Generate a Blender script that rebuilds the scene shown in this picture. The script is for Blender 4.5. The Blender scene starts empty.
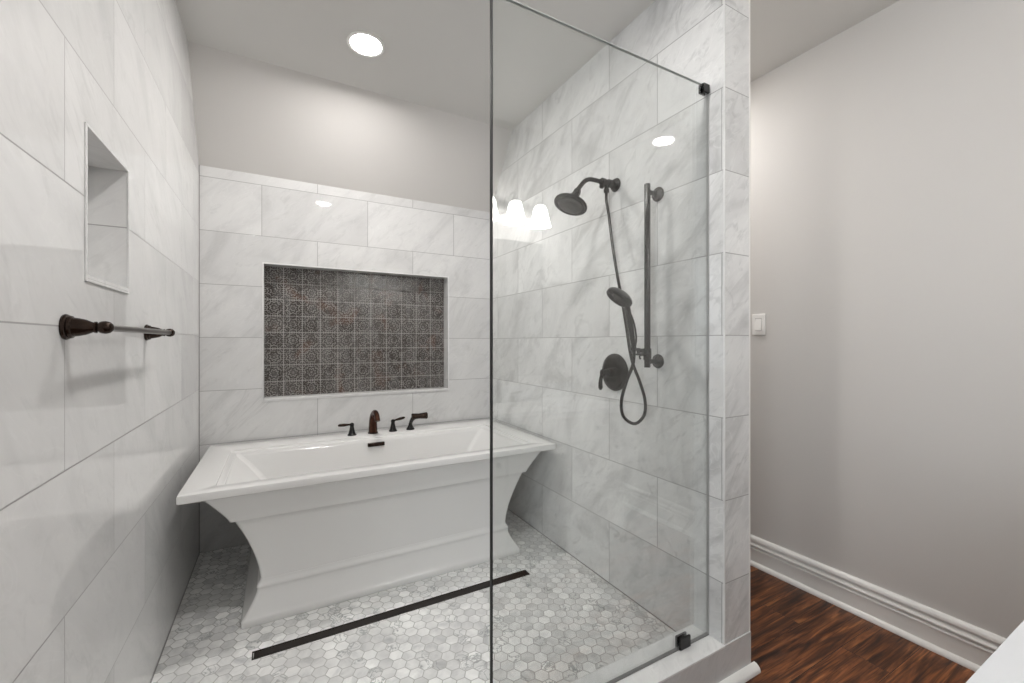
import bpy, bmesh, math, random
from mathutils import Vector, Matrix
R = math.radians
PI = math.pi
random.seed(7)
sc = bpy.context.scene
COL = sc.collection

# ------------------------------------------------------------------ camera, world, exposure
CAMZ = 1.197
CEIL = 2.68
LOW = -0.065            # level of the wooden floor outside the shower
cam_d = bpy.data.cameras.new('camera')
cam_d.sensor_width = 36.0
cam_d.lens = 424.0 / 1024.0 * 36.0
cam_d.clip_start = 0.02
cam = bpy.data.objects.new('camera', cam_d)
cam.location = (0, 0, CAMZ)
cam.rotation_euler = (R(90), 0, R(-28.8))
COL.objects.link(cam)
sc.camera = cam
sc.view_settings.view_transform = 'Standard'
sc.view_settings.look = 'None'
sc.view_settings.gamma = 1.0
sc.view_settings.use_curve_mapping = False
sc.view_settings.exposure = 1.0
sc.cycles.use_denoising = True
sc.cycles.max_bounces = 12
sc.cycles.diffuse_bounces = 6
sc.cycles.glossy_bounces = 6
sc.cycles.transparent_max_bounces = 16
sc.cycles.caustics_reflective = False
sc.cycles.caustics_refractive = False
sc.cycles.sample_clamp_indirect = 6.0

W_ = bpy.data.worlds.new('sky'); sc.world = W_; W_.use_nodes = True
W_.node_tree.nodes['Background'].inputs[0].default_value = (0.80, 0.90, 1.0, 1)
W_.node_tree.nodes['Background'].inputs[1].default_value = 1.2

def area_light(name, loc, rot, sx, sy, power, col):
    l = bpy.data.lights.new(name, 'AREA'); l.shape = 'RECTANGLE'; l.size = sx; l.size_y = sy
    l.energy = power; l.color = col
    o = bpy.data.objects.new(name, l); o.location = loc; o.rotation_euler = rot; COL.objects.link(o)
    return o
# daylight entering through the window behind the camera
area_light('window_daylight', (-1.86, -1.0, 1.55), (R(90), 0, R(-90)), 1.5, 1.5, 25.0, (0.90, 0.95, 1.0))
LAMP_CEIL = 138.0        # radiance of the recessed lights' diffusers
LAMP_VAN = 13.0         # radiance of the vanity light's glass shades

# ------------------------------------------------------------------ node helpers
class NT:
    def __init__(s, name):
        s.m = bpy.data.materials.new(name); s.m.use_nodes = True
        s.t = s.m.node_tree; s.t.nodes.clear()
        s.out = s.t.nodes.new('ShaderNodeOutputMaterial')
    def n(s, typ, **kw):
        nd = s.t.nodes.new(typ)
        for k, v in kw.items(): setattr(nd, k, v)
        return nd
    def put(s, sock, v):
        if isinstance(v, bpy.types.NodeSocket): s.t.links.new(v, sock)
        elif v is not None:
            if isinstance(v, (tuple, list)) and len(v) == 3 and sock.type == 'RGBA': v = (*v, 1)
            sock.default_value = v
    def math(s, op, a, b=None, c=None, clamp=False):
        nd = s.n('ShaderNodeMath', operation=op); nd.use_clamp = clamp
        s.put(nd.inputs[0], a)
        if b is not None: s.put(nd.inputs[1], b)
        if c is not None: s.put(nd.inputs[2], c)
        return nd.outputs[0]
    def vmath(s, op, a, b=None, scale=None):
        nd = s.n('ShaderNodeVectorMath', operation=op)
        s.put(nd.inputs[0], a)
        if b is not None: s.put(nd.inputs[1], b)
        if scale is not None: s.put(nd.inputs['Scale'], scale)
        return nd.outputs['Value'] if op in ('LENGTH', 'DOT_PRODUCT', 'DISTANCE') else nd.outputs[0]
    def comb(s, x=0.0, y=0.0, z=0.0):
        nd = s.n('ShaderNodeCombineXYZ')
        s.put(nd.inputs[0], x); s.put(nd.inputs[1], y); s.put(nd.inputs[2], z); return nd.outputs[0]
    def sep(s, v):
        nd = s.n('ShaderNodeSeparateXYZ'); s.put(nd.inputs[0], v); return nd.outputs
    def mix(s, f, a, b, blend='MIX'):
        nd = s.n('ShaderNodeMix', data_type='RGBA', blend_type=blend)
        s.put(nd.inputs[0], f); s.put(nd.inputs[6], a); s.put(nd.inputs[7], b); return nd.outputs[2]
    def fmix(s, f, a, b):
        nd = s.n('ShaderNodeMix', data_type='FLOAT')
        s.put(nd.inputs[0], f); s.put(nd.inputs[2], a); s.put(nd.inputs[3], b); return nd.outputs[0]
    def ramp(s, f, stops):
        nd = s.n('ShaderNodeValToRGB'); e = nd.color_ramp.elements
        while len(e) < len(stops): e.new(0.5)
        for i, (p, c) in enumerate(stops):
            e[i].position = p; e[i].color = (*c, 1) if len(c) == 3 else c
        s.put(nd.inputs[0], f); return nd.outputs[0]
    def noise(s, v, scale, detail=3.0, rough=0.5, dist=0.0):
        nd = s.n('ShaderNodeTexNoise'); s.put(nd.inputs['Vector'], v)
        nd.inputs['Scale'].default_value = scale; nd.inputs['Detail'].default_value = detail
        nd.inputs['Roughness'].default_value = rough; nd.inputs['Distortion'].default_value = dist
        return nd.outputs[0]
    def smooth(s, v, a, b):
        nd = s.n('ShaderNodeMapRange'); nd.interpolation_type = 'SMOOTHSTEP'
        s.put(nd.inputs[0], v); nd.inputs[1].default_value = a; nd.inputs[2].default_value = b
        return nd.outputs[0]
    def pos(s): return s.n('ShaderNodeNewGeometry').outputs['Position']
    def nrm(s): return s.n('ShaderNodeNewGeometry').outputs['True Normal']
    def bump(s, h, strength=0.3, dist=0.002, nrm=None):
        nd = s.n('ShaderNodeBump'); nd.inputs['Strength'].default_value = strength
        nd.inputs['Distance'].default_value = dist; s.put(nd.inputs['Height'], h); return nd.outputs[0]
    def bsdf(s, color, rough=0.5, metal=0.0, spec=0.5, normal=None, coat=0.0, emit=None, estr=0.0):
        b = s.n('ShaderNodeBsdfPrincipled')
        s.put(b.inputs['Base Color'], color); s.put(b.inputs['Roughness'], rough)
        b.inputs['Metallic'].default_value = metal; b.inputs['Specular IOR Level'].default_value = spec
        b.inputs['Coat Weight'].default_value = coat; b.inputs['Coat Roughness'].default_value = 0.05
        if normal is not None: s.put(b.inputs['Normal'], normal)
        if emit: s.put(b.inputs['Emission Color'], emit); b.inputs['Emission Strength'].default_value = estr
        s.t.links.new(b.outputs[0], s.out.inputs[0]); return s.m

def simple(name, col, rough=0.5, metal=0.0, spec=0.5, coat=0.0, mottled=0.0, mscale=20.0, **kw):
    t = NT(name)
    c = col
    if mottled:
        f = t.noise(t.pos(), mscale, 4)
        c = t.mix(f, tuple(k * (1 - mottled) for k in col), tuple(min(1, k * (1 + mottled)) for k in col))
    return t.bsdf(c, rough, metal, spec, coat=coat, **kw)

def marble_colour(t, P, tint, base=0.60, strong=1.0):
    """honed grey-white marble; tint = a random number per tile that shifts the figure"""
    q = t.vmath('ADD', P, t.vmath('SCALE', t.comb(13.1, 7.7, 19.3), scale=tint))
    # turn and stretch so the veins run diagonally
    mp = t.n('ShaderNodeMapping'); mp.inputs['Rotation'].default_value = (R(42), R(38), R(15))
    t.put(mp.inputs[0], q)
    v = t.vmath('MULTIPLY', mp.outputs[0], t.comb(1.0, 1.2, 3.3))
    cloud = t.noise(v, 1.6, 5, 0.6, 1.2)
    fine = t.noise(v, 6.0, 6, 0.65, 1.8)
    vein = t.noise(v, 1.15, 4, 0.55, 2.2)
    k = t.math('ABSOLUTE', t.math('SUBTRACT', vein, 0.5))
    k = t.math('SUBTRACT', 1.0, t.smooth(k, 0.0, 0.030))
    area = t.smooth(t.noise(q, 2.0, 2), 0.50, 0.70)
    k = t.math('MULTIPLY', k, area)
    v2 = t.noise(v, 2.6, 3, 0.5, 2.6)
    l = t.math('SUBTRACT', 1.0, t.smooth(t.math('ABSOLUTE', t.math('SUBTRACT', v2, 0.53)), 0.0, 0.02))
    l = t.math('MULTIPLY', l, 0.35)
    b = base
    c = t.ramp(cloud, [(0.25, (b * (1 - .2 * strong), b * (1 - .2 * strong), b * (.995 - .2 * strong))), (0.48, (b, b * .997, b * .99)), (0.75, (b * (1 + .1 * strong), b * (.997 + .1 * strong), b * (.985 + .1 * strong)))])
    c = t.mix(t.math('MULTIPLY', t.smooth(fine, 0.52, 0.72), 0.30 * strong), c, (b * .66, b * .66, b * .655))
    c = t.mix(t.math('MULTIPLY', k, 0.20 * strong), c, (b * .42, b * .42, b * .415))
    c = t.mix(t.math('MULTIPLY', l, 0.5 * strong), c, (b * 1.25, b * 1.25, b * 1.24))
    return c

def wall_tile(name, xoff, yoff, base=0.60, strong=1.0, low_rows=False, zoff=0.0):
    """12 x 24 inch marble tiles in running bond, courses counted from z = 0"""
    t = NT(name)
    P = t.pos(); s = t.sep(P); N = t.sep(t.nrm())
    isx = t.math('GREATER_THAN', t.math('ABSOLUTE', N[0]), 0.5)
    u = t.fmix(isx, t.math('SUBTRACT', s[0], xoff), t.math('SUBTRACT', s[1], yoff))
    u = t.math('ADD', u, 6.1)
    if low_rows:      # below the fifth course every joint stands in line
        even = t.math('LESS_THAN', t.math('FLOORED_MODULO', t.math('DIVIDE', s[2], 0.305), 2.0), 1.0)
        u = t.math('ADD', u, t.math('MULTIPLY', t.math('MULTIPLY', even, t.math('LESS_THAN', s[2], 1.525)), 0.305))
    br = t.n('ShaderNodeTexBrick'); br.offset = 0.5; br.offset_frequency = 2; br.squash = 1.0
    t.put(br.inputs['Vector'], t.comb(u, t.math('SUBTRACT', s[2], zoff), 0.0))
    br.inputs['Color1'].default_value = (0, 0, 0, 1); br.inputs['Color2'].default_value = (1, 1, 1, 1)
    br.inputs['Mortar'].default_value = (0.5, 0.5, 0.5, 1)
    br.inputs['Scale'].default_value = 1.0; br.inputs['Mortar Size'].default_value = 0.0017
    br.inputs['Mortar Smooth'].default_value = 0.15; br.inputs['Bias'].default_value = 0.0
    br.inputs['Brick Width'].default_value = 0.61; br.inputs['Row Height'].default_value = 0.305
    tint = t.sep(br.outputs['Color'])[0]
    c = marble_colour(t, P, tint, base, strong)
    var = t.math('ADD', 0.93, t.math('MULTIPLY', tint, 0.14))
    c = t.vmath('SCALE', c, scale=var)
    c = t.mix(br.outputs['Fac'], c, (0.34, 0.335, 0.33))
    h = t.math('MULTIPLY', br.outputs['Fac'], -1.0)
    wav = t.noise(P, 7.0, 2)
    nb = t.bump(t.math('ADD', h, t.math('MULTIPLY', wav, 0.05)), 0.35, 0.0016)
    rg = t.fmix(br.outputs['Fac'], t.math('ADD', 0.012, t.math('MULTIPLY', t.noise(P, 3.0, 3), 0.025)), 0.7)
    return t.bsdf(c, rg, spec=0.40, normal=nb)

M = {}
M['tile_left'] = wall_tile('marble wall tile', 0.0, 1.235, 0.70, 0.55, zoff=0.009)
M['tile_back'] = wall_tile('marble wall tile back', 0.215, 0.1, 0.65, 0.9, True)
M['tile_right'] = wall_tile('marble wall tile right', 1.365, 1.305, 0.71, 1.5)

def slab_mat(name, base=0.66):
    t = NT(name); P = t.pos()
    return t.bsdf(marble_colour(t, P, 0.3, base, 0.8), 0.18, spec=0.5)
M['slab'] = slab_mat('marble slab', 0.76)
M['slabtile'] = slab_mat('marble curb tile', 0.62)

def hex_mat():
    t = NT('hexagon marble mosaic')
    P = t.pos(); s = t.sep(P); S = 0.0502
    x = t.math('ADD', t.math('DIVIDE', s[1], S), 100.0); y = t.math('ADD', t.math('DIVIDE', s[0], S), 100.0 * 1.7320508)
    K = 1.7320508
    ax = t.math('SUBTRACT', t.math('FLOORED_MODULO', x, 1.0), 0.5); ay = t.math('SUBTRACT', t.math('FLOORED_MODULO', y, K), K / 2)
    bx = t.math('SUBTRACT', t.math('FLOORED_MODULO', t.math('ADD', x, 0.5), 1.0), 0.5)
    by = t.math('SUBTRACT', t.math('FLOORED_MODULO', t.math('ADD', y, K / 2), K), K / 2)
    da = t.math('ADD', t.math('MULTIPLY', ax, ax), t.math('MULTIPLY', ay, ay))
    db = t.math('ADD', t.math('MULTIPLY', bx, bx), t.math('MULTIPLY', by, by))
    pick = t.math('LESS_THAN', da, db)
    gx = t.fmix(pick, bx, ax); gy = t.fmix(pick, by, ay)
    ix = t.math('ROUND', t.math('MULTIPLY', t.math('SUBTRACT', x, gx), 2.0))
    iy = t.math('ROUND', t.math('MULTIPLY', t.math('DIVIDE', t.math('SUBTRACT', y, gy), K), 2.0))
    wn = t.n('ShaderNodeTexWhiteNoise'); wn.noise_dimensions = '2D'
    t.put(wn.inputs['Vector'], t.comb(ix, iy, 0.0))
    rnd = wn.outputs[0]; rs = t.sep(wn.outputs[1])
    agx = t.math('ABSOLUTE', gx); agy = t.math('ABSOLUTE', gy)
    hd = t.math('MAXIMUM', agx, t.math('ADD', t.math('MULTIPLY', agx, 0.5), t.math('MULTIPLY', agy, 0.8660254)))
    grout = t.smooth(hd, 0.458, 0.478)
    q = t.vmath('ADD', P, t.vmath('SCALE', t.comb(7.3, 3.1, 5.7), scale=rnd))
    cl = t.noise(q, 9.0, 5, 0.6, 1.0)
    vn = t.noise(q, 16.0, 3, 0.5, 2.0)
    vk = t.math('SUBTRACT', 1.0, t.smooth(t.math('ABSOLUTE', t.math('SUBTRACT', vn, 0.5)), 0.0, 0.05))
    c = t.ramp(cl, [(0.28, (.50, .505, .505)), (0.46, (.72, .72, .71)), (0.66, (.86, .86, .845))])
    c = t.vmath('SCALE', c, scale=t.math('ADD', 0.90, t.math('MULTIPLY', rs[0], 0.30)))
    dark = t.math('MULTIPLY', vk, t.math('GREATER_THAN', rs[1], 0.80))
    c = t.mix(t.math('MULTIPLY', dark, 0.7), c, (.22, .24, .24))
    big = t.smooth(t.noise(P, 2.6, 3, 0.5, 0.6), 0.42, 0.66)
    c = t.mix(t.math('MULTIPLY', big, 0.22), c, (.34, .34, .34))
    c = t.mix(grout, c, (.47, .465, .45))
    nb = t.bump(t.math('MULTIPLY', grout, -1.0), 0.5, 0.0012)
    rg = t.fmix(grout, 0.30, 0.8)
    return t.bsdf(c, rg, spec=0.45, normal=nb)
M['hex'] = hex_mat()

def wood_mat():
    t = NT('dark hardwood planks'); P = t.pos(); s = t.sep(P)
    br = t.n('ShaderNodeTexBrick'); br.offset = 0.37; br.offset_frequency = 2
    t.put(br.inputs['Vector'], t.comb(t.math('ADD', s[0], 5.0), t.math('ADD', s[1], 5.04), 0.0))
    br.inputs['Color1'].default_value = (0, 0, 0, 1); br.inputs['Color2'].default_value = (1, 1, 1, 1)
    br.inputs['Scale'].default_value = 1.0; br.inputs['Mortar Size'].default_value = 0.0012
    br.inputs['Mortar Smooth'].default_value = 0.3
    br.inputs['Brick Width'].default_value = 1.25; br.inputs['Row Height'].default_value = 0.16
    tint = t.sep(br.outputs['Color'])[0]
    q = t.vmath('ADD', P, t.vmath('SCALE', t.comb(3.0, 9.0, 0.0), scale=tint))
    mp = t.n('ShaderNodeMapping'); mp.inputs['Scale'].default_value = (1.3, 13.0, 1.0); t.put(mp.inputs[0], q)
    g = t.noise(mp.outputs[0], 2.4, 7, 0.60, 0.7)
    mp2 = t.n('ShaderNodeMapping'); mp2.inputs['Scale'].default_value = (2.0, 70.0, 1.0); t.put(mp2.inputs[0], q)
    f = t.noise(mp2.outputs[0], 2.0, 4, 0.6, 0.3)
    c = t.ramp(g, [(0.34, (.018, .007, .0035)), (0.46, (.090, .030, .011)), (0.58, (.22, .075, .025)), (0.76, (.50, .21, .07))])
    c = t.mix(t.smooth(f, .42, .75), c, (.022, .008, .004))
    c = t.vmath('SCALE', c, scale=t.math('ADD', 0.75, t.math('MULTIPLY', tint, 0.6)))
    c = t.mix(br.outputs['Fac'], c, (.006, .003, .002))
    nb = t.bump(t.math('SUBTRACT', t.math('MULTIPLY', f, 0.25), br.outputs['Fac']), 0.3, 0.0012)
    return t.bsdf(c, t.math('ADD', 0.26, t.math('MULTIPLY', f, 0.18)), spec=0.4, normal=nb)
M['wood'] = wood_mat()

NX0, NX1, NZ0, NZ1 = -0.08, 1.086, 0.845, 1.665     # picture niche in the back wall
def deco_mat():
    t = NT('patterned ceramic tile'); P = t.pos(); s = t.sep(P)
    cx = t.math('DIVIDE', t.math('SUBTRACT', s[0], NX0), (NX1 - NX0) / 11.0)
    cz = t.math('DIVIDE', t.math('SUBTRACT', s[2], NZ0), (NZ1 - NZ0) / 8.0)
    ux = t.math('SUBTRACT', t.math('FRACT', cx), 0.5); uz = t.math('SUBTRACT', t.math('FRACT', cz), 0.5)
    wn = t.n('ShaderNodeTexWhiteNoise'); wn.noise_dimensions = '2D'
    t.put(wn.inputs['Vector'], t.comb(t.math('FLOOR', cx), t.math('FLOOR', cz), 0.0)); rs = t.sep(wn.outputs[1])
    r = t.math('SQRT', t.math('ADD', t.math('MULTIPLY', ux, ux), t.math('MULTIPLY', uz, uz)))
    an = t.math('ARCTAN2', uz, ux)
    pet = t.math('COSINE', t.math('MULTIPLY', an, 8.0))
    ring = t.math('SINE', t.math('ADD', t.math('MULTIPLY', r, 37.0), t.math('ADD', t.math('MULTIPLY', pet, 1.5), t.math('MULTIPLY', rs[1], 3.0))))
    ring = t.smooth(ring, 0.05, 0.5)
    # corner scrolls
    qx = t.math('SUBTRACT', 0.5, t.math('ABSOLUTE', ux)); qz = t.math('SUBTRACT', 0.5, t.math('ABSOLUTE', uz))
    rc = t.math('SQRT', t.math('ADD', t.math('MULTIPLY', qx, qx), t.math('MULTIPLY', qz, qz)))
    cor = t.smooth(t.math('SINE', t.math('ADD', t.math('MULTIPLY', rc, 44.0), t.math('MULTIPLY', t.math('COSINE', t.math('MULTIPLY', t.math('ARCTAN2', qz, qx), 8.0)), 1.4))), 0.1, 0.55)
    inside = t.math('LESS_THAN', r, 0.40)
    pat = t.fmix(inside, cor, ring)
    wear = t.noise(P, 38.0, 4, 0.65, 0.4)
    pat = t.math('MULTIPLY', pat, t.smooth(wear, 0.30, 0.60))
    base = t.mix(rs[0], (.030, .024, .021), (.070, .062, .057))
    rust = t.smooth(t.noise(t.vmath('ADD', P, t.comb(4.0, 0.0, 1.7)), 4.6, 3, 0.6, 0.8), 0.54, 0.68)
    base = t.mix(t.math('MULTIPLY', rust, 0.65), base, (.105, .052, .034))
    wash = t.smooth(t.noise(t.vmath('MULTIPLY', P, t.comb(6.0, 1.0, 1.0)), 5.0, 3, 0.6), 0.45, 0.7)
    base = t.mix(t.math('MULTIPLY', wash, 0.45), base, (.17, .17, .168))
    c = t.mix(t.math('MULTIPLY', pat, 0.75), base, (.36, .34, .32))
    edge = t.math('MAXIMUM', t.math('ABSOLUTE', ux), t.math('ABSOLUTE', uz))
    gl = t.smooth(edge, 0.468, 0.484)
    c = t.mix(t.math('MULTIPLY', t.math('MULTIPLY', gl, t.smooth(wear, .25, .5)), 0.75), c, (.36, .345, .33))
    tilt = t.math('MULTIPLY', gl, -1.0)
    # each tile sits a little differently in its bed
    tl = t.math('ADD', t.math('MULTIPLY', ux, t.math('SUBTRACT', rs[0], 0.5)), t.math('MULTIPLY', uz, t.math('SUBTRACT', rs[1], 0.5)))
    nb = t.bump(t.math('ADD', t.math('ADD', tilt, t.math('MULTIPLY', tl, 3.0)), t.math('MULTIPLY', wear, 0.5)), 0.5, 0.0014)
    return t.bsdf(c, t.fmix(gl, 0.20, 0.7), spec=0.45, normal=nb)
M['deco'] = deco_mat()

def paint(name, col, rough=0.55):
    t = NT(name); P = t.pos()
    nb = t.bump(t.noise(P, 220.0, 2), 0.06, 0.0006)
    return t.bsdf(t.mix(t.noise(P, 1.3, 2), tuple(k * .985 for k in col), col), rough, spec=0.3, normal=nb)
M['paint'] = paint('warm grey wall paint', (.63, .612, .592))
M['ceil'] = paint('ceiling paint', (.62, .61, .59), 0.8)
M['trim'] = paint('white gloss trim paint', (.80, .79, .77), 0.28)
M['white'] = simple('white acrylic', (.75, .745, .735), 0.10, spec=0.6, mottled=0.01, mscale=3)
M['counter'] = simple('white quartz', (.66, .67, .69), 0.12, mottled=0.02, mscale=30)
M['cabinet'] = simple('white cabinet lacquer', (.70, .70, .69), 0.35, mottled=0.01)
M['bronze'] = simple('oil rubbed bronze', (.034, .021, .015), 0.17, 0.7, mottled=0.45, mscale=60)
M['bronze_red'] = simple('worn bronze', (.075, .032, .020), 0.26, 0.8, mottled=0.45, mscale=60)
M['black'] = simple('dark bronze shower metal', (.010, .009, .009), 0.20, 0.25, mottled=0.2, mscale=60)
M['steel'] = simple('brushed bar metal', (.17, .155, .145), 0.30, 0.9, mottled=0.1, mscale=80)
M['drain'] = simple('drain grate metal', (.020, .015, .012), 0.30, 0.5, mottled=0.3, mscale=50)
M['rubber'] = simple('black rubber', (.010, .010, .010), 0.6, mottled=0.2)
M['plastic'] = simple('white plastic', (.86, .85, .83), 0.35, mottled=0.01)
M['nickel'] = simple('brushed nickel', (.20, .195, .185), 0.28, 1.0, mottled=0.05)
M['caulk'] = simple('grey caulk', (.26, .255, .25), 0.7, mottled=.1)
M['edge'] = simple('ground glass edge', (.68, .71, .70), 0.25, mottled=0.05)
M['gap'] = simple('dark gap', (.20, .195, .19), 0.7, mottled=0.1)
M['lightgap'] = simple('grey sealant', (.45, .44, .43), 0.6, mottled=0.1)  # also colours the painted gap shade around the switch rocker

def cloth():
    t = NT('white towel'); P = t.pos()
    n = t.noise(P, 260, 3)
    return t.bsdf(t.mix(n, (.70, .70, .69), (.82, .82, .81)), 0.95, spec=0.1, normal=t.bump(n, 0.8, 0.003))
M['towel'] = cloth()

def glass_mat(name, refl=1.0, tint=(.965, .975, .97)):
    t = NT(name)
    fr = t.n('ShaderNodeFresnel'); bf = t.n('ShaderNodeNewGeometry').outputs['Backfacing']
    t.put(fr.inputs[0], t.fmix(bf, 1.5, 1 / 1.5))      # a thin pane mirrors alike from both sides
    tr = t.n('ShaderNodeBsdfTransparent'); tr.inputs[0].default_value = (*tint, 1)
    gl = t.n('ShaderNodeBsdfGlossy'); gl.inputs['Roughness'].default_value = 0.0; gl.inputs[0].default_value = (1, 1, 1, 1)
    mx = t.n('ShaderNodeMixShader')
    t.put(mx.inputs[0], t.math('MULTIPLY', fr.outputs[0], refl, clamp=True))
    t.t.links.new(tr.outputs[0], mx.inputs[1]); t.t.links.new(gl.outputs[0], mx.inputs[2])
    t.t.links.new(mx.outputs[0], t.out.inputs[0])
    return t.m
M['glass'] = glass_mat('clear shower glass', 1.5)
M['mirror'] = simple('mirror silver', (.90, .91, .91), 0.0, 1.0)
def emit_mat(name, col, st):
    t = NT(name); e = t.n('ShaderNodeEmission'); e.inputs[0].default_value = (*col, 1); e.inputs[1].default_value = st
    t.t.links.new(e.outputs[0], t.out.inputs[0]); return t.m
M['lamp'] = emit_mat('lit frosted lens', (1.0, .972, .945), LAMP_CEIL)
M['shade'] = emit_mat('lit opal glass', (1.0, .98, .96), LAMP_VAN)

# ------------------------------------------------------------------ mesh helpers
def new(): return bmesh.new()
def finish(name, bm, mat, parent=None, smooth=True, ang=35, kind=None, label=None, bev=0.0, seg=2):
    bmesh.ops.remove_doubles(bm, verts=bm.verts, dist=1e-6)
    bmesh.ops.recalc_face_normals(bm, faces=bm.faces)
    me = bpy.data.meshes.new(name); bm.to_mesh(me); bm.free()
    me.materials.append(mat)
    o = bpy.data.objects.new(name, me); COL.objects.link(o)
    if smooth:
        me.shade_smooth()
        try: me.set_sharp_from_angle(angle=R(ang))
        except Exception: pass
    if bev:
        md = o.modifiers.new('edge', 'BEVEL'); md.width = bev; md.segments = seg; md.limit_method = 'ANGLE'; md.angle_limit = R(40)
        md.harden_normals = False
    if parent: o.parent = parent
    if kind: o['kind'] = kind
    if label: o['label'] = label
    return o
def box(bm, x0, x1, y0, y1, z0, z1):
    vs = [bm.verts.new(p) for p in ((x0, y0, z0), (x1, y0, z0), (x1, y1, z0), (x0, y1, z0), (x0, y0, z1), (x1, y0, z1), (x1, y1, z1), (x0, y1, z1))]
    for f in ((3, 2, 1, 0), (4, 5, 6, 7), (0, 1, 5, 4), (1, 2, 6, 5), (2, 3, 7, 6), (3, 0, 4, 7)): bm.faces.new([vs[i] for i in f])
    return vs
def frame_of(d):
    d = Vector(d).normalized(); a = Vector((0, 0, 1)) if abs(d.z) < 0.9 else Vector((1, 0, 0))
    u = d.cross(a).normalized(); v = d.cross(u).normalized(); return d, u, v
def lathe(bm, prof, origin, axis, n=28):
    """prof = [(distance along axis, radius)]; closed at the ends"""
    d, u, v = frame_of(axis); o = Vector(origin); rings = []
    for t_, r in prof:
        if r < 1e-5: rings.append([bm.verts.new(o + d * t_)])
        else: rings.append([bm.verts.new(o + d * t_ + (u * math.cos(2 * PI * i / n) + v * math.sin(2 * PI * i / n)) * r) for i in range(n)])
    for a, b in zip(rings, rings[1:]):
        for i in range(n):
            j = (i + 1) % n
            if len(a) == 1 and len(b) > 1: bm.faces.new((a[0], b[i], b[j]))
            elif len(b) == 1 and len(a) > 1: bm.faces.new((a[i], a[j], b[0]))
            elif len(a) > 1: bm.faces.new((a[i], a[j], b[j], b[i]))
    for r_ in (rings[0], rings[-1]):
        if len(r_) > 1: bm.faces.new(r_)
def spline(pts, k=8):
    P = [Vector(p) for p in pts]; P = [P[0] * 2 - P[1]] + P + [P[-1] * 2 - P[-2]]; out = []
    for i in range(1, len(P) - 2):
        for j in range(k):
            t_ = j / k; a, b, c, d = P[i - 1], P[i], P[i + 1], P[i + 2]
            out.append(0.5 * ((2 * b) + (c - a) * t_ + (2 * a - 5 * b + 4 * c - d) * t_ ** 2 + (3 * b - a - 3 * c + d) * t_ ** 3))
    out.append(P[-2]); return out
def tube(bm, pts, rad, n=14, k=8, smooth=True, flat=None):
    """rad: number or one value per control point; flat=(a,b): elliptical section factors"""
    if isinstance(rad, (int, float)): rad = [rad] * len(pts)
    if smooth and len(pts) > 2:
        path = spline(pts, k); rr = []
        for i in range(len(pts) - 1):
            for j in range(k): f = j / k; rr.append(rad[i] * (1 - f) + rad[i + 1] * f)
        rr.append(rad[-1])
    else: path = [Vector(p) for p in pts]; rr = rad
    tan = []
    for i in range(len(path)):
        a = path[max(0, i - 1)]; b = path[min(len(path) - 1, i + 1)]; tan.append((b - a).normalized())
    _, u, _ = frame_of(tan[0]); rings = []
    fa, fb = flat or (1, 1)
    for i, p in enumerate(path):
        u = (u - tan[i] * u.dot(tan[i])).normalized(); v = tan[i].cross(u)
        rings.append([bm.verts.new(p + (u * math.cos(2 * PI * q / n) * fa + v * math.sin(2 * PI * q / n) * fb) * rr[i]) for q in range(n)])
    for a, b in zip(rings, rings[1:]):
        for i in range(n): j = (i + 1) % n; bm.faces.new((a[i], a[j], b[j], b[i]))
    bm.faces.new(rings[0]); bm.faces.new(rings[-1])
def rrect(cx, cy, hx, hy, r, n=5):
    pts = []
    for qx, qy, a0 in ((1, 1, 0), (-1, 1, 90), (-1, -1, 180), (1, -1, 270)):
        for i in range(n + 1):
            a = R(a0 + 90 * i / n)
            pts.append((cx + qx * (hx - r) + r * math.cos(a), cy + qy * (hy - r) + r * math.sin(a)))
    return pts
def loft(bm, rings, cap0=True, cap1=True):
    """rings = [(list of xy, z)]"""
    L = [[bm.verts.new((x, y, z)) for x, y in pts] for pts, z in rings]
    n = len(L[0])
    for a, b in zip(L, L[1:]):
        for i in range(n): j = (i + 1) % n; bm.faces.new((a[i], a[j], b[j], b[i]))
    if cap0: bm.faces.new(L[0])
    if cap1: bm.faces.new(L[-1])
def extrude_profile(bm, prof, axis, a0, a1, place):
    """prof: closed list (out, z); place(out, along, z) -> xyz"""
    A = [bm.verts.new(place(o, a0, z)) for o, z in prof]; B = [bm.verts.new(place(o, a1, z)) for o, z in prof]
    n = len(prof)
    for i in range(n): j = (i + 1) % n; bm.faces.new((A[i], A[j], B[j], B[i]))
    bm.faces.new(A); bm.faces.new(B)
def thing(name, label, cat, loc=(0, 0, 0), group=None):
    o = bpy.data.objects.new(name, None); o.empty_display_size = 0.05; o.location = loc; COL.objects.link(o)
    o['label'] = label; o['category'] = cat
    if group: o['group'] = group
    o.matrix_world = Matrix.Translation(loc)
    return o
def tag(o, label, cat, group=None):
    o['label'] = label; o['category'] = cat
    if group: o['group'] = group
    return o
def part(name, bm, mat, t, **kw):
    """bm in world coordinates -> child of the thing"""
    p = t
    off = Vector((0, 0, 0))
    while p is not None: off += p.location; p = p.parent
    bmesh.ops.translate(bm, verts=bm.verts, vec=-off)
    return finish(name, bm, mat, parent=t, **kw)

# ------------------------------------------------------------------ the room
XL, XR, YB, YF = -0.395, 1.435, 2.95, 0.99       # shower bay: left, right, back, front
XP = 1.589                                        # outer face of the partition
XE = 2.365                                        # right wall of the room
YV = -0.41                                        # vanity wall
TX0, TY0 = -1.75, -2.45                           # far corner of the room behind the camera
def struct(name, bm, mat, **kw): return finish(name, bm, mat, kind='structure', smooth=kw.pop('smooth', False), **kw)

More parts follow.
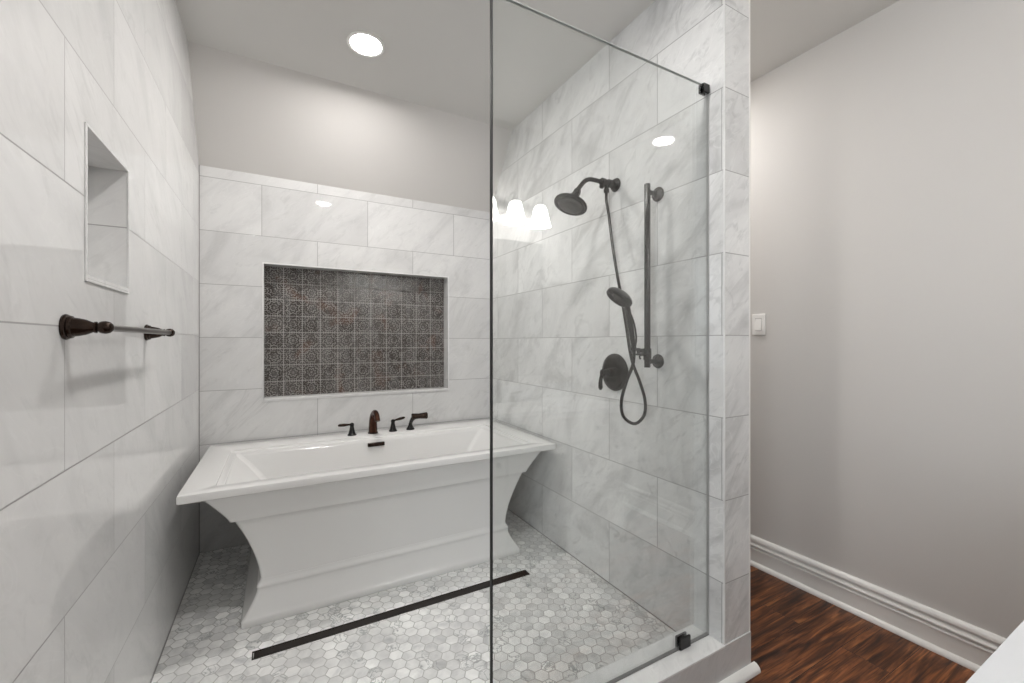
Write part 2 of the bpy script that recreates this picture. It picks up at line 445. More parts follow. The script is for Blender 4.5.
bm = new(); box(bm, XL - .12, XR + .08, YF + .14, YB + .12, -0.14, 0.0); struct('floor', bm, M['hex'])
bm = new()
box(bm, TX0 - .12, XE + .12, TY0 - .12, YF, LOW - .08, LOW)
box(bm, XP, XE + .12, YF, YB + .12, LOW - .08, LOW)
struct('floor.001', bm, M['wood'])
bm = new(); box(bm, TX0 - .12, XE + .12, TY0 - .12, YB + .22, CEIL, CEIL + .1); struct('ceiling', bm, M['ceil'])

def holed(bm, put, u0, u1, z0, z1, hu0, hu1, hz0, hz1, depth, thick):
    """wall slab with a recess; put(u0,u1,d0,d1,z0,z1) adds a box, d = depth behind the face"""
    put(u0, hu0, 0, thick, z0, z1); put(hu1, u1, 0, thick, z0, z1)
    put(hu0, hu1, 0, thick, z0, hz0); put(hu0, hu1, 0, thick, hz1, z1)
    put(hu0, hu1, depth, thick, hz0, hz1)
LN = (1.345, 1.652, 1.345, 1.70)                  # left wall niche: y0 y1 z0 z1
bm = new()
holed(bm, lambda a, b, d0, d1, z0, z1: box(bm, XL - d1, XL - d0, a, b, z0, z1), 0.985, YB + .17, -.14, CEIL, *LN[:2], *LN[2:], 0.09, 0.12)
struct('wall_left', bm, M['tile_left'])
bm = new()
holed(bm, lambda a, b, d0, d1, z0, z1: box(bm, a, b, YB + d0, YB + d1, z0, z1), XL, XR, 0.0, 2.194, NX0, NX1, NZ0, NZ1, 0.096, 0.17)
struct('wall_back', bm, M['tile_back'])
# sloped, painted upper part of the back wall
bm = new()
A = [bm.verts.new(p) for p in ((XL, YB, 2.194), (XL, 2.607, CEIL), (XL, YB + .17, CEIL), (XL, YB + .17, 2.194))]
B = [bm.verts.new((XR, v.co.y, v.co.z)) for v in A]
for i in range(4): j = (i + 1) % 4; bm.faces.new((A[i], A[j], B[j], B[i]))
bm.faces.new(A); bm.faces.new(B)
struct('wall_back_upper', bm, M['paint'])
bm = new(); box(bm, XR, XP - .006, YF, YB + .17, LOW - .05, CEIL); struct('wall_partition', bm, M['tile_right'])
bm = new(); box(bm, XP - .006, XP, YF + .006, YB + .17, LOW, CEIL); struct('wall_corridor_left', bm, M['paint'])
bm = new(); box(bm, XP, XE, YB, YB + .17, LOW, CEIL); struct('wall_corridor_end', bm, M['paint'])
bm = new(); box(bm, XE, XE + .12, YV - .12, YB + .17, LOW - .05, CEIL); struct('wall_right', bm, M['paint'])
bm = new(); box(bm, 0.42, XE, YV - .12, YV, LOW, CEIL); struct('wall_vanity', bm, M['paint'])
bm = new(); box(bm, 0.42, 0.54, TY0, YV - .12, LOW, CEIL); struct('wall_bedroom_right', bm, M['paint'])
bm = new(); box(bm, TX0, XL - .12, YF - .005, YF + .115, LOW, CEIL)
struct('wall_bedroom_front', bm, M['paint'])
WX0, WX1, WZ0, WZ1 = -1.70, -0.30, 0.85, 2.25     # the window's extent along y and z
bm = new()
box(bm, TX0 - .12, TX0, TY0 - .12, WX0, LOW, CEIL); box(bm, TX0 - .12, TX0, WX1, YF + .115, LOW, CEIL)
box(bm, TX0 - .12, TX0, WX0, WX1, LOW, WZ0); box(bm, TX0 - .12, TX0, WX0, WX1, WZ1, CEIL)
struct('wall_bedroom_left', bm, M['paint'])
bm = new(); box(bm, TX0, 0.54, TY0 - .12, TY0, LOW, CEIL); struct('wall_bedroom_back', bm, M['paint'])
bm = new()
for a, b, c, d in ((WX0 - .07, WX0 + .03, WZ0 - .07, WZ1 + .07), (WX1 - .03, WX1 + .07, WZ0 - .07, WZ1 + .07), (WX0 + .03, WX1 - .03, WZ1 - .03, WZ1 + .07), (WX0 + .03, WX1 - .03, WZ0 - .07, WZ0 + .03), (-1.02, -.98, WZ0 + .03, WZ1 - .03)):
    box(bm, TX0 - .03, TX0 + .02, a, b, c, d)
wf = struct('window_1', bm, M['trim'], bev=.003)
bm = new(); box(bm, TX0 - .028, TX0 - .024, WX0 + .03, WX1 - .03, WZ0 + .03, WZ1 - .03)
finish('window_pane', bm, M['glass'], parent=wf, smooth=False)

# shower curb: marble tile body and slab cap
bm = new(); box(bm, XL, XR, YF, YF + .14, LOW - .05, .074); box(bm, XL, XP, YF - .005, YF, LOW - .05, .082); struct('trim_1', bm, M['slabtile'])
bm = new()
vs = box(bm, XL, XR, YF - .006, YF + .140, .074, .083)
for v in vs:
    if v.co.z > .07 and v.co.y > 1.1: v.co.z = .077
struct('trim_2', bm, M['slab'], bev=.002)

# niche edging and sill pieces (white pencil trim)
def edging(name, u0, u1, z0, z1, put, w=.009):
    bm = new()
    put(bm, u0 - w, u0, z0 - w, z1 + w); put(bm, u1, u1 + w, z0 - w, z1 + w); put(bm, u0, u1, z1, z1 + w); put(bm, u0, u1, z0 - w, z0)
    struct(name, bm, M['slab'], bev=.001)
edging('trim_3', LN[0], LN[1], LN[2], LN[3], lambda b, a, c, z0, z1: box(b, XL, XL + .004, a, c, z0, z1), .007)
edging('trim_4', NX0, NX1, NZ0, NZ1, lambda b, a, c, z0, z1: box(b, a, c, YB - .003, YB, z0, z1), .008)
bm = new(); box(bm, XL - .088, XL + .004, LN[0], LN[1], LN[2], LN[2] + .009); struct('trim_5', bm, M['slab'], bev=.001)
bm = new(); box(bm, NX0, NX1, YB - .005, YB + .085, NZ0, NZ0 + .010); struct('trim_6', bm, M['slab'], bev=.001)
# bullnose corner strips on the partition end
bm = new(); box(bm, XP - .006, XP + .004, YF - .001, YF + .03, LOW, CEIL); struct('trim_7', bm, M['trim'], bev=.002)
bm = new(); box(bm, XR - .003, XR + .003, YF - .003, YF + .003, .083, CEIL); struct('trim_8', bm, M['slab'], bev=.001)

# patterned tile panel in the niche
bm = new(); box(bm, NX0, NX1, YB + .085, YB + .096, NZ0 + .0, NZ1)
tag(finish('tile_panel', bm, M['deco'], smooth=False), 'dark patterned medallion tile panel set in the recess above the bathtub', 'tile panel')

# baseboards
BB = [(0, 0), (.034, 0), (.034, .006), (.031, .014), (.025, .021), (.018, .024), (.018, .092), (.0215, .094), (.0215, .100), (.016, .102),
      (.010, .106), (.014, .110), (.022, .114), (.023, .121), (.019, .127), (.010, .130), (.006, .136), (.010, .142), (.0185, .146), (.0185, .156), (.015, .163), (.008, .168), (0, .170)]
BB = [(o, z * .94) for o, z in BB]
def baseboard(name, place, a0, a1, prof=BB):
    bm = new(); extrude_profile(bm, prof, None, a0, a1, place); struct(name, bm, M['trim'], smooth=True, ang=30)
baseboard('baseboard_right', lambda o, a, z: (XE - o, a, LOW + z), YV, YB)
baseboard('baseboard_partition', lambda o, a, z: (XP + o, a, LOW + z), YF + .03, YB)
baseboard('baseboard_vanity', lambda o, a, z: (a, YV + o, LOW + z), 1.93, XE - .04)
baseboard('baseboard_vanity.001', lambda o, a, z: (a, YV + o, LOW + z), .42, .58)
baseboard('baseboard_left', lambda o, a, z: (TX0 + o, a, LOW + z), TY0, YF - .04)
baseboard('baseboard_back', lambda o, a, z: (a, TY0 + o, LOW + z), TX0 + .04, .38)
SHOE = [(0, 0), (.026, 0), (.026, .006), (.023, .015), (.016, .022), (.009, .026), (0, .027)]
bm = new(); extrude_profile(bm, SHOE, None, XL, XP + .020, lambda o, a, z: (a, YF - .005 - o, LOW + z)); struct('baseboard_curb', bm, M['trim'], smooth=True)

# caulk lines where the walls and the floor of the bay meet
bm = new(); box(bm, XR - .003, XR, YF + .14, YB, 0, .003); struct('trim_9', bm, M['caulk'])
bm = new(); box(bm, XL, XL + .003, YB - .003, YB, 0, 2.194); struct('trim_10', bm, M['caulk'])
bm = new(); box(bm, XL, XL + .003, YF + .14, YB - .003, 0, .003); struct('trim_11', bm, M['caulk'])
# ------------------------------------------------------------------ bathtub
TC = (0.529, 2.4675)
tub = thing('bathtub', 'white freestanding pedestal bathtub with flared rim against the back wall', 'bathtub', (TC[0], TC[1], 0))
def R_(hx, hy, z, r=.012, dx=0, dy=0): return (rrect(TC[0] + dx, TC[1] + dy, hx, hy, r), z)
bm = new()
prof = [(.666, .386, .0), (.6685, .3885, .004), (.6685, .3885, .026), (.665, .385, .031)]
for i in range(1, 10):
    f = i / 9; k = (1 - f) ** 1.45; prof.append((.611 + .051 * k, .3515 + .031 * k, .034 + .100 * f))
prof += [(.6125, .353, .137), (.6135, .354, .142), (.6125, .353, .148), (.608, .3505, .154), (.604, .348, .160), (.601, .3465, .167), (.600, .346, .172)]
loft(bm, [R_(*p) for p in prof], True, True)
part('plinth', bm, M['white'], tub)
bm = new(); prof = []
for i in range(13):
    f = i / 12; prof.append((.599 + .093 * f ** 1.6, .345 + .036 * f ** 1.5, .170 + .283 * f))
prof += [(.694, .383, .455), (.7075, .3955, .457), (.709, .397, .462)]
for i in range(1, 9):
    f = i / 8; prof.append((.709 + .090 * f ** 1.1, .397 + .026 * f ** 1.1, .462 + .116 * f))
loft(bm, [R_(*p) for p in prof], True, False)
part('apron', bm, M['white'], tub)
bm = new()
rings = [R_(.778, .412, .5765), R_(.868, .4495, .5765, .006), R_(.871, .4525, .580, .008), R_(.871, .4525, .604, .008), R_(.869, .4505, .6085, .008), R_(.864, .4455, .610, .008)]
dy = -.0485
rings += [R_(.760, .326, .6095, .02, 0, dy), R_(.757, .323, .6075, .02, 0, dy), R_(.755, .321, .600, .02, 0, dy), R_(.752, .318, .598, .02, 0, dy),
          R_(.734, .303, .597, .02, 0, dy), R_(.730, .299, .594, .022, 0, dy), R_(.727, .296, .583, .024, 0, dy), R_(.722, .293, .578, .026, 0, dy)]
loft(bm, rings, False, False)
# basin walls continue from the rim opening
L = []
for i in range(0, 9):
    f = i / 8
    L.append(R_(.722 - .265 * f ** .9, .293 - .055 * f, .578 - .36 * f, .026 + .012 * f, 0, dy))
L += [R_(.448, .228, .200, .045, 0, dy), R_(.42, .20, .182, .06, 0, dy), R_(.36, .15, .174, .06, 0, dy)]
rimo = part('rim', bm, M['white'], tub)
bm = new(); loft(bm, L, False, True)
part('basin', bm, M['white'], tub)
bm = new(); box(bm, TC[0] - .052, TC[0] + .048, 2.692, 2.713, .551, .573)
ov = part('overflow_cover', bm, M['bronze'], tub, bev=.003, label='dark bronze overflow slot cover')
bm = new(); lathe(bm, [(0, 0), (.0, .035), (.004, .035), (.008, .028), (.009, 0)], (TC[0], 2.42, .174), (0, 0, 1)); part('basin_drain', bm, M['bronze'], tub, label='dark bronze basin drain')

# deck mounted fittings
DZ = .610; DY = 2.81
sp = thing('tub_spout', 'reddish bronze arched tub spout in the middle of the tub deck', 'faucet', (.528, DY, DZ))
bm = new(); lathe(bm, [(0, 0), (0, .031), (.004, .032), (.008, .030), (.011, .024), (.014, 0)], (.528, DY, DZ), (0, 0, 1)); part('base_ring', bm, M['bronze'], sp)
bm = new(); tube(bm, [(.528, DY, DZ + .008), (.528, DY - .001, DZ + .05), (.528, DY - .008, DZ + .095), (.528, DY - .030, DZ + .126), (.528, DY - .070, DZ + .141), (.528, DY - .110, DZ + .136), (.528, DY - .137, DZ + .118), (.528, DY - .146, DZ + .100)],
     [.027, .0255, .0235, .0205, .018, .0165, .0155, .016], 18); part('spout_body', bm, M['bronze_red'], sp)
def faucet_handle(x, d, label):
    h = thing('faucet_handle', label, 'faucet handle', (x, DY, DZ), 'tub faucet handles')
    bm = new(); lathe(bm, [(0, 0), (0, .0265), (.004, .027), (.008, .024), (.011, .021), (.035, .015), (.055, .0115), (.060, .0125), (.066, .0135), (.074, .011), (.080, 0)], (x, DY, DZ), (0, 0, 1)); part('stem', bm, M['black'], h)
    bm = new(); p = Vector((x, DY, DZ + .068)); d = Vector(d).normalized()
    tube(bm, [p, p + d * .02, p + d * .045, p + d * .072, p + d * .082], [.006, .0065, .0095, .0085, .004], 12); part('lever', bm, M['bronze'], h)
faucet_handle(.401, (-.93, .1, -.02), 'bronze lever tap on the tub deck, its lever pointing away from the spout')
faucet_handle(.655, (.93, .1, .16), 'bronze lever tap on the tub deck between the arched spout and the hand sprayer')
hs = thing('tub_hand_sprayer', 'small dark hand sprayer docked on the tub deck beyond both taps', 'hand sprayer', (.770, DY, DZ))
bm = new(); lathe(bm, [(0, 0), (0, .027), (.005, .0275), (.009, .024), (.030, .013), (.042, .011), (.045, 0)], (.770, DY, DZ), (0, 0, 1)); part('dock', bm, M['black'], hs)
bm = new(); tube(bm, [(.768, DY, DZ + .032), (.775, DY, DZ + .052), (.785, DY - .002, DZ + .070), (.797, DY - .004, DZ + .082)], [.010, .0115, .0145, .018], 14); part('neck', bm, M['black'], hs)
bm = new(); lathe(bm, [(0, 0), (0, .017), (.005, .021), (.05, .0175), (.075, .020), (.100, .023), (.106, .020), (.107, 0)], (.776, DY - .003, DZ + .085), (.985, -.12, .015), 20)
part('spray_head', bm, M['bronze'], hs)

# ------------------------------------------------------------------ linear floor drain
dr = thing('linear_drain', 'long narrow dark linear drain in the hexagon floor in front of the bathtub', 'drain', (.52, 1.888, 0))
bm = new()
for a, b, c, d in ((-.09, 1.13, 1.865, 1.869), (-.09, 1.13, 1.907, 1.911), (-.09, -.086, 1.869, 1.907), (1.126, 1.13, 1.869, 1.907)): box(bm, a, b, c, d, -.004, .0035)
part('frame', bm, M['drain'], dr)
bm = new(); box(bm, -.084, 1.124, 1.871, 1.905, -.004, .0025); part('grate', bm, M['drain'], dr, bev=.001)

# ------------------------------------------------------------------ towel bar on the left wall
tb = thing('towel_bar', 'bronze towel bar with turned posts on the left marble wall', 'towel bar', (XL, 1.545, 1.2275))
for y in (1.233, 1.855):
    bm = new(); lathe(bm, [(0, 0), (0, .0265), (.003, .0275), (.006, .0265), (.008, .0235), (.010, .0245), (.013, .0235), (.015, .0205), (.022, .0195), (.034, .0165), (.044, .0115), (.047, .0105), (.048, .0125), (.051, .0125), (.052, .0085),
                         (.0545, .009), (.0555, .0118), (.059, .0135), (.066, .0142), (.073, .0120), (.0775, .0070), (.0790, 0)], (XL, y, 1.2275), (1, 0, 0), 28)
    part('post', bm, M['bronze'], tb)
bm = new(); lathe(bm, [(0, 0), (0, .0078), (.63, .0078), (.63, 0)], (XL + .064, 1.228, 1.2275), (0, 1, 0), 20); part('bar', bm, M['steel'], tb, label='greyish metal rail between the posts')

# ------------------------------------------------------------------ wall mounted shower head
SY = 1.56
sh = thing('wall_shower', 'dark round shower head on a bent wall arm above the valve', 'shower head', (XR, SY, 1.956))
bm = new(); lathe(bm, [(0, 0), (0, .031), (.004, .033), (.009, .031), (.014, .024), (.018, .020), (.022, .022), (.026, .016), (.03, 0)], (XR, SY, 1.956), (-1, 0, 0)); part('wall_flange', bm, M['black'], sh)
bm = new(); lathe(bm, [(0, 0), (0, .014), (.012, .0145), (.013, .019), (.030, .019), (.031, .015), (.050, .0155), (.052, .0185), (.070, .0185), (.072, .013), (.080, .0125), (.081, 0)], (XR - .022, SY, 1.956), (-1, 0, 0))
lathe(bm, [(0, 0), (0, .0105), (.030, .0105), (.031, .013), (.046, .013), (.047, 0)], (1.3730, SY, 1.955), (0, 0, -1), 20)
lathe(bm, [(0, 0), (0, .006), (.014, .006), (.016, .011), (.026, .0115), (.030, .006), (.031, 0)], (1.352, SY, 1.950), (-.5, -.2, -.75), 16)
part('diverter', bm, M['black'], sh)
bm = new(); tube(bm, [(1.345, SY, 1.955), (1.300, SY, 1.956), (1.268, SY, 1.953), (1.240, SY, 1.938), (1.215, SY, 1.910), (1.192, SY, 1.880)], .0105, 16); part('arm', bm, M['black'], sh)
nH = Vector((-.40, -.04, -.92)).normalized(); cH = Vector((1.160, SY, 1.815))
bm = new()
lathe(bm, [(0, 0), (0, .012), (.004, .0165), (.018, .0185), (.028, .0165), (.032, .013), (.034, 0)], cH - nH * .088 + Vector((.010, 0, .0)), nH, 22)
part('swivel_joint', bm, M['black'], sh)
bm = new()
lathe(bm, [(0, 0), (0, .014), (.008, .0165), (.020, .022), (.032, .034), (.044, .058), (.050, .073), (.054, .077), (.060, .078), (.064, .076), (.066, .071), (.064, .066), (.062, .060), (.062, 0)], cH - nH * .062, nH, 36)
part('bell', bm, M['black'], sh)
bm = new()
lathe(bm, [(0, 0), (0, .058), (.003, .058), (.004, .052), (.002, .048), (.002, .026), (.004, .024), (.004, .017), (.002, .015), (.002, 0)], cH + nH * .0, nH, 36)
d_, u_, v_ = frame_of(nH)
for rr_, nn in ((.034, 14), (.043, 20)):
    for i in range(nn):
        a = 2 * PI * i / nn; lathe(bm, [(.001, 0), (.001, .0018), (.0045, .0012), (.005, 0)], cH + (u_ * math.cos(a) + v_ * math.sin(a)) * rr_, nH, 6)
part('spray_face', bm, simple('shower nozzle face', (.085, .083, .080), .45, .2, mottled=.1), sh, label='greyer spray face')

# ------------------------------------------------------------------ slide bar
BX, BY = 1.368, 1.298
sb = thing('slide_bar', 'tall vertical dark slide bar on the tiled shower wall', 'slide bar', (XR, BY, 1.10))
bm = new(); lathe(bm, [(0, 0), (0, .0118), (.002, .0128), (.775, .0128), (.777, .0118), (.777, 0)], (BX, BY, 1.087), (0, 0, 1), 24); part('rail', bm, M['black'], sb)
for z in (1.831, 1.112):
    bm = new(); lathe(bm, [(0, 0), (0, .030), (.004, .031), (.009, .029), (.013, .022), (.017, .015), (.022, .011), (.042, .0095), (.056, .0115), (.058, 0)], (XR, BY, z), (-1, 0, 0), 26); part('bracket', bm, M['black'], sb)
bm = new(); lathe(bm, [(0, 0), (0, .0155), (.003, .0165), (.047, .0165), (.050, .0155), (.050, 0)], (BX, BY, 1.118), (0, 0, 1), 22)
lathe(bm, [(0, 0), (0, .0095), (.020, .0095), (.024, .0115), (.034, .0115), (.036, 0)], (BX - .010, BY + .003, 1.158), (-.85, .5, 0), 16)
tube(bm, [(BX - .008, BY + .002, 1.140), (BX - .028, BY + .012, 1.138), (BX - .030, BY + .014, 1.130), (BX - .027, BY + .012, 1.122)], .0038, 8)
tube(bm, [(BX - .015, BY, 1.145), (1.325, 1.306, 1.143), (1.302, 1.318, 1.143)], .0045, 10)
part('holder', bm, M['black'], sb)

# ------------------------------------------------------------------ hand shower
P0 = Vector((1.293, 1.300, 1.150)); cF = Vector((1.250, 1.335, 1.385))
nF = Vector((-.12, .68, -.72)).normalized()
hh = thing('hand_shower', 'dark hand shower with a round head hanging beside the vertical slide bar', 'hand shower', tuple(P0))
bm = new()
lathe(bm, [(0, 0), (0, .030), (.004, .044), (.010, .054), (.016, .0585), (.022, .060), (.030, .0595), (.034, .056), (.036, .050), (.036, 0)], cF - nF * .018, nF, 36)
part('spray_head', bm, M['black'], hh)
bm = new(); q1 = cF - nF * .016 + Vector((.012, -.006, -.020))
tube(bm, [P0 + Vector((0, 0, .0)), P0 + Vector((-.003, .001, .03)), P0 + Vector((-.012, .002, .09)), P0 + Vector((-.022, .005, .145)), q1 + Vector((.008, 0, -.03)), q1], [.0080, .0095, .0115, .0125, .012, .017], 16)
lathe(bm, [(0, 0), (0, .0115), (.004, .0135), (.012, .0135), (.016, .0115), (.016, 0)], P0 + Vector((-.002, .0, .008)), (-.12, .02, 1), 18)
part('handle', bm, M['black'], hh)
bm = new(); tube(bm, [P0 + Vector((-.004, -.010, .020)), P0 + Vector((-.004, -.017, .060)), P0 + Vector((-.012, -.015, .115)), P0 + Vector((-.024, -.006, .160))], .0038, 8); part('pause_lever', bm, M['black'], hh)
ho = new()
tube(ho, [(1.3730, 1.56, 1.912), (1.3735, 1.56, 1.87), (1.370, 1.54, 1.7967), (1.357, 1.50, 1.645), (1.340, 1.45, 1.4974), (1.337, 1.43, 1.4329), (1.332, 1.405, 1.3533), (1.3258, 1.375, 1.2468), (1.3256, 1.355, 1.1519), (1.336, 1.345, 1.092),
          (1.362, 1.335, 1.0229), (1.382, 1.325, .9451), (1.372, 1.320, .8815), (1.3232, 1.325, .8483), (1.2700, 1.335, .8800), (1.2563, 1.335, .9431), (1.2740, 1.325, 1.0269), (1.2930, 1.308, 1.0945), (1.2940, 1.301, 1.135), (1.2935, 1.300, 1.152)], .0068, 12, 8)
tag(finish('shower_hose', ho, M['black']), 'dark flexible shower hose hanging in a long loop under the hand shower', 'hose')

# ------------------------------------------------------------------ valve
vc = (XR, 1.566, 1.0476)
va = thing('shower_valve', 'round dark shower valve plate with a lever on the tiled wall', 'shower valve', vc)
bm = new(); lathe(bm, [(0, 0), (0, .089), (.003, .091), (.007, .090), (.010, .084), (.013, .080), (.016, .060), (.018, .040), (.019, 0)], vc, (-1, 0, 0), 48); part('escutcheon', bm, M['black'], va)
bm = new(); lathe(bm, [(.012, 0), (.012, .030), (.020, .028), (.024, .022), (.040, .020), (.042, .0235), (.050, .0235), (.052, .018), (.070, .014), (.074, .0165), (.084, .0165), (.088, .012), (.090, 0)], vc, (-1, 0, 0), 24); part('hub', bm, M['black'], va)
bm = new(); p = Vector((XR - .078, 1.566, 1.0476)); tube(bm, [p, p + Vector((-.006, .004, -.015)), p + Vector((-.010, .006, -.045)), p + Vector((-.010, .006, -.070)), p + Vector((-.010, .006, -.082))], [.011, .008, .0095, .0110, .005], 14); part('lever', bm, M['black'], va)

# ------------------------------------------------------------------ glass panel
GX0, GX1, GY, GZ0, GZ1 = 0.515, XR - .003, 1.0575, .083, 2.165
gp = thing('glass_panel', 'frameless clear fixed glass shower panel standing on the curb', 'glass panel', ((GX0 + GX1) / 2, GY, GZ0))
bm = new(); box(bm, GX0 + .003, GX1, GY - .005, GY + .005, GZ0 + .003, GZ1); part('pane', bm, M['glass'], gp, smooth=False)
bm = new(); box(bm, GX0 - .001, GX0 + .003, GY - .0055, GY + .0055, GZ0, GZ1); part('edge_strip', bm, M['rubber'], gp, smooth=False, label='black strip along the free vertical edge')
bm = new(); box(bm, GX0 + .003, GX1, GY - .0048, GY + .0048, GZ1, GZ1 + .001); part('ground_edge', bm, M['edge'], gp, smooth=False, label='grey-green ground top edge')
bm = new(); box(bm, GX1, XR, GY - .005, GY + .005, GZ0, GZ1); part('wall_seal', bm, M['lightgap'], gp, smooth=False, label='grey sealant line against the tiled wall')
bm = new(); box(bm, GX0 + .003, GX1, GY - .0052, GY + .0052, GZ0 - .002, GZ0 + .003); part('bottom_seal', bm, M['gap'], gp, smooth=False, label='dark seal along the bottom edge')
for cx, z in ((1.294, .103), (1.412, 2.150)):
    bm = new(); w = .027 if z < 1 else .017
    h0, h1 = (z - .021, z + .020) if z < 1 else (z - .014, z + .018)
    box(bm, cx - w, cx + w - (.001 if z > 1 else 0), GY - .013, GY - .0052, h0, h1); box(bm, cx - w, cx + w - (.001 if z > 1 else 0), GY + .0052, GY + .012, h0, h1)
    if z < 1: box(bm, cx - w, cx + w, GY - .0052, GY + .0052, h0, GZ0 + .001)
    else: box(bm, cx - w, cx + w, GY - .0052, GY + .0052, GZ1 + .0018, h1 + .001)
    part('clamp', bm, M['black'], gp, bev=.0015, label='black glass clamp')

# ------------------------------------------------------------------ recessed ceiling lights
def ceiling_light(x, y, label):
    t = thing('ceiling_light', label, 'ceiling light', (x, y, CEIL), 'recessed ceiling lights')
    bm = new(); n = 40
    prof = [(.072, 0), (.088, 0), (.090, .003), (.088, .006), (.080, .008), (.074, .006), (.072, .004)]
    rings = [[bm.verts.new((x + r * math.cos(2 * PI * i / n), y + r * math.sin(2 * PI * i / n), CEIL - d)) for i in range(n)] for r, d in prof]
    for k in range(len(rings)):
        a, b = rings[k], rings[(k + 1) % len(rings)]
        for i in range(n): j = (i + 1) % n; bm.faces.new((a[i], a[j], b[j], b[i]))
    part('trim_ring', bm, M['plastic'], t)
    bm = new(); lathe(bm, [(0, 0), (0, .0722), (.003, .0722), (.004, .068), (.004, 0)], (x, y, CEIL), (0, 0, -1), 40); part('lens', bm, M['lamp'], t, label='glowing frosted lens')
ceiling_light(.3805, 2.203, 'round recessed ceiling light glowing above the bathtub')
ceiling_light(.42, .93, 'round recessed ceiling light above the shower curb, seen only as a reflection')

# ------------------------------------------------------------------ light switch
ceiling_light(1.98, 1.95, 'round recessed ceiling light in the narrow corridor behind the partition')
ls = thing('light_switch', 'small white single light switch on the grey wall beside the tiled partition', 'light switch', (XE, 1.419, 1.292))
bm = new(); box(bm, XE - .008, XE, 1.419 - .037, 1.419 + .037, 1.292 - .060, 1.292 + .060); part('plate', bm, M['plastic'], ls, bev=.004)
bm = new(); box(bm, XE - .0086, XE - .007, 1.419 - .0185, 1.419 + .0185, 1.292 - .035, 1.292 + .035); part('rocker_gap', bm, M['lightgap'], ls, smooth=False, label='grey strip painted as the shaded gap around the rocker')  # solid grey strip, its colour stands for the shade in the rocker's gap
bm = new(); vs = box(bm, XE - .0115, XE - .007, 1.419 - .0165, 1.419 + .0165, 1.292 - .033, 1.292 + .033)
for v in vs:
    if v.co.x < XE - .010 and v.co.z > 1.29: v.co.x = XE - .0085
    elif v.co.x < XE - .010: v.co.x = XE - .0165
part('rocker', bm, M['plastic'], ls, smooth=False)
for dz in (-.048, .048):
    bm = new(); lathe(bm, [(0, 0), (0, .003), (.0012, .0028), (.0016, 0)], (XE - .008, 1.419, 1.292 + dz), (-1, 0, 0), 10); part('screw', bm, M['plastic'], ls)

# ------------------------------------------------------------------ vanity behind / beside the camera
VX0, VX1, VZ = .60, 1.90, .800
vn = thing('vanity', 'white bathroom vanity whose pale countertop corner juts in beside the grey wall', 'vanity', (1.25, -.12, LOW))
bm = new(); box(bm, VX0 + .02, VX1 - .02, YV, .13, LOW + .09, VZ - .03); part('cabinet', bm, M['cabinet'], vn, smooth=False)
bm = new(); box(bm, VX0 + .05, VX1 - .05, YV, .07, LOW, LOW + .09); part('toe_kick', bm, M['cabinet'], vn, smooth=False)
bm = new()
for a, b, c, d in ((VX0, .98, YV, .178), (1.52, VX1, YV, .178), (.98, 1.52, YV, -.31), (.98, 1.52, .06, .178)): box(bm, a, b, c, d, VZ - .03, VZ)
part('countertop', bm, M['counter'], vn, smooth=False)
bm = new(); loft(bm, [(rrect(1.25, -.125, .27, .185, .01), VZ - .002), (rrect(1.25, -.125, .255, .17, .05), VZ - .06), (rrect(1.25, -.125, .20, .12, .06), VZ - .12)], False, True); part('sink', bm, M['white'], vn)
bm = new(); box(bm, VX0, VX1, YV, YV + .02, VZ, VZ + .10); part('backsplash', bm, M['counter'], vn, bev=.002)
for i in range(3):
    x0 = VX0 + .05 + i * .403; bm = new(); box(bm, x0, x0 + .385, .13, .150, LOW + .12, VZ - .19)
    d = part('door', bm, M['cabinet'], vn, bev=.003)
    bm = new(); lathe(bm, [(0, 0), (0, .005), (.012, .005), (.016, .014), (.024, .014), (.027, 0)], (x0 + .34, .150, VZ - .24), (0, 1, 0), 16); part('knob', bm, M['bronze'], d)
    bm = new(); box(bm, x0, x0 + .385, .13, .150, VZ - .18, VZ - .045)
    d = part('drawer', bm, M['cabinet'], vn, bev=.003)
    bm = new(); lathe(bm, [(0, 0), (0, .005), (.012, .005), (.016, .014), (.024, .014), (.027, 0)], (x0 + .192, .150, VZ - .11), (0, 1, 0), 16); part('knob', bm, M['bronze'], d)
vf = thing('sink_faucet', 'bronze arched faucet on the white vanity countertop behind the sink', 'faucet', (1.25, -.345, VZ))
bm = new(); tube(bm, [(1.25, -.345, VZ), (1.25, -.345, VZ + .08), (1.25, -.33, VZ + .15), (1.25, -.28, VZ + .175), (1.25, -.23, VZ + .15), (1.25, -.222, VZ + .125)], [.020, .014, .012, .011, .011, .012], 14); part('spout_body', bm, M['bronze'], vf)
for s_ in (-1, 1):
    bm = new(); lathe(bm, [(0, 0), (0, .023), (.006, .022), (.04, .010), (.055, .012), (.062, 0)], (1.25 + s_ * .1, -.345, VZ), (0, 0, 1), 18)
    tube(bm, [(1.25 + s_ * .1, -.345, VZ + .052), (1.25 + s_ * .14, -.345, VZ + .058), (1.25 + s_ * .17, -.345, VZ + .060)], [.006, .008, .005], 10); part('handle', bm, M['bronze'], vf)
mi = thing('wall_mirror', 'large frameless rectangular mirror on the wall above the vanity', 'mirror', (1.25, YV, 1.0))
bm = new(); box(bm, .87, 1.63, YV, YV + .006, .96, 1.883); part('mirror_glass', bm, M['mirror'], mi, smooth=False)
bm = new()
for x in (1.0, 1.5):
    bm = new(); box(bm, x - .012, x + .012, YV, YV + .009, .952, .972)
    part('clip', bm, M['nickel'], mi)
vl = thing('vanity_light', 'four-lamp vanity light with glowing bell shades above the mirror', 'wall lamp', (1.25, YV, 2.10))
bm = new(); box(bm, .93, 1.57, YV, YV + .022, 2.055, 2.135); part('back_plate', bm, M['nickel'], vl, bev=.004)
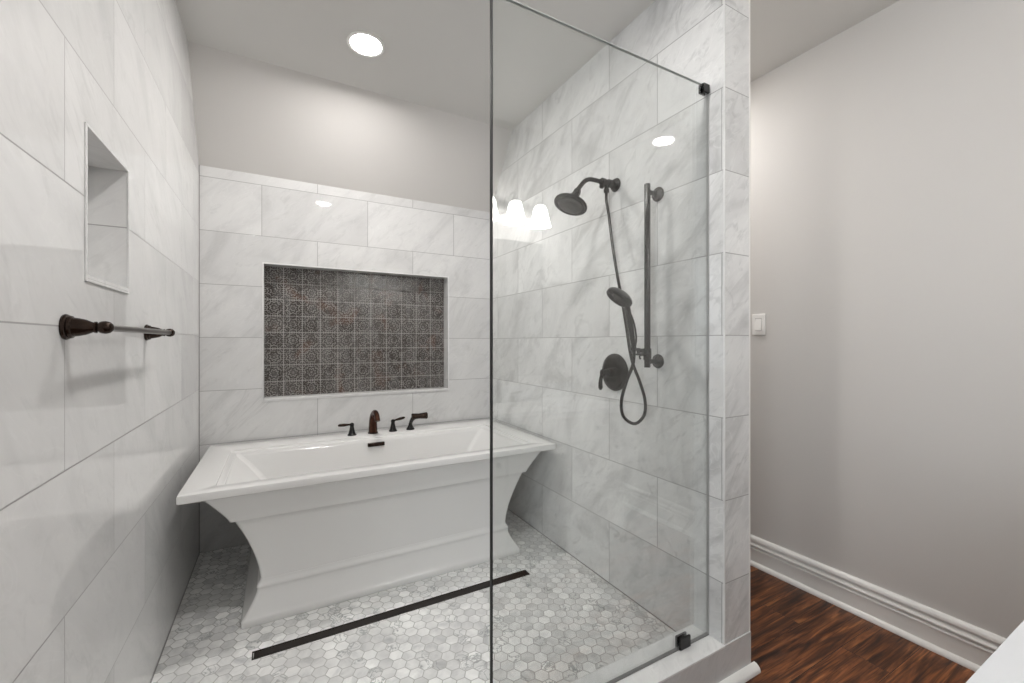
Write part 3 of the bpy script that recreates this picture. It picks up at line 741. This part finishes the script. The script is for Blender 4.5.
for i in range(4):
    x = .96 + i * .1925
    bm = new(); tube(bm, [(x, YV + .02, 2.11), (x, YV + .05, 2.16), (x, YV + .09, 2.175), (x, YV + .115, 2.155), (x, YV + .12, 2.125)], .007, 10)
    lathe(bm, [(0, 0), (0, .018), (.025, .020), (.028, 0)], (x, YV + .12, 2.13), (0, 0, -1), 18)
    a = part('arm', bm, M['nickel'], vl)
    bm = new(); lathe(bm, [(0, 0), (0, .022), (.010, .036), (.04, .046), (.08, .053), (.118, .062), (.140, .073), (.1405, .069), (.118, .058), (.08, .049), (.04, .042), (.016, .03), (.016, 0)], (x, YV + .12, 2.108), (0, 0, -1), 28)
    part('shade', bm, M['shade'], vl, label='glowing opal glass bell shade')
tr = thing('towel_ring', 'nickel towel ring on the wall beside the mirror', 'towel ring', (1.97, YV, 1.33))
bm = new(); lathe(bm, [(0, 0), (0, .025), (.006, .024), (.010, .012), (.045, .010), (.05, 0)], (1.97, YV, 1.345), (0, 1, 0), 20); part('post', bm, M['nickel'], tr)
bm = new(); tube(bm, [(1.97 + .062 * math.sin(a), YV + .045, 1.285 + .062 * math.cos(a)) for a in [2 * PI * i / 24 for i in range(25)]], .005, 8, 2); part('ring', bm, M['nickel'], tr)
bm = new(); n = 24; w = .075
def fold(z, s_): return YV + .045 + s_ * (.014 + .004 * math.sin(z * 23))
rows = []
for k in range(30):
    f = k / 29; rows.append([( 1.97 + (-w + 2 * w * i / n) * (0.62 + .38 * min(1, abs(f - .5) * 5)), (YV + .045 + (.016 if f < .5 else -.016) * min(1, abs(f - .5) * 20) + .005 * math.sin(i * 1.1)), 1.232 - abs(f - .5) * 2 * (.36 if f < .5 else .30)) for i in range(n + 1)])
V = [[bm.verts.new(p) for p in r] for r in rows]
for a, b in zip(V, V[1:]):
    for i in range(n): bm.faces.new((a[i], a[i + 1], b[i + 1], b[i]))
tw = finish('hand_towel', bm, M['towel']); md = tw.modifiers.new('thick', 'SOLIDIFY'); md.thickness = .007
tag(tw, 'white hand towel hanging through the ring beside the mirror', 'towel')
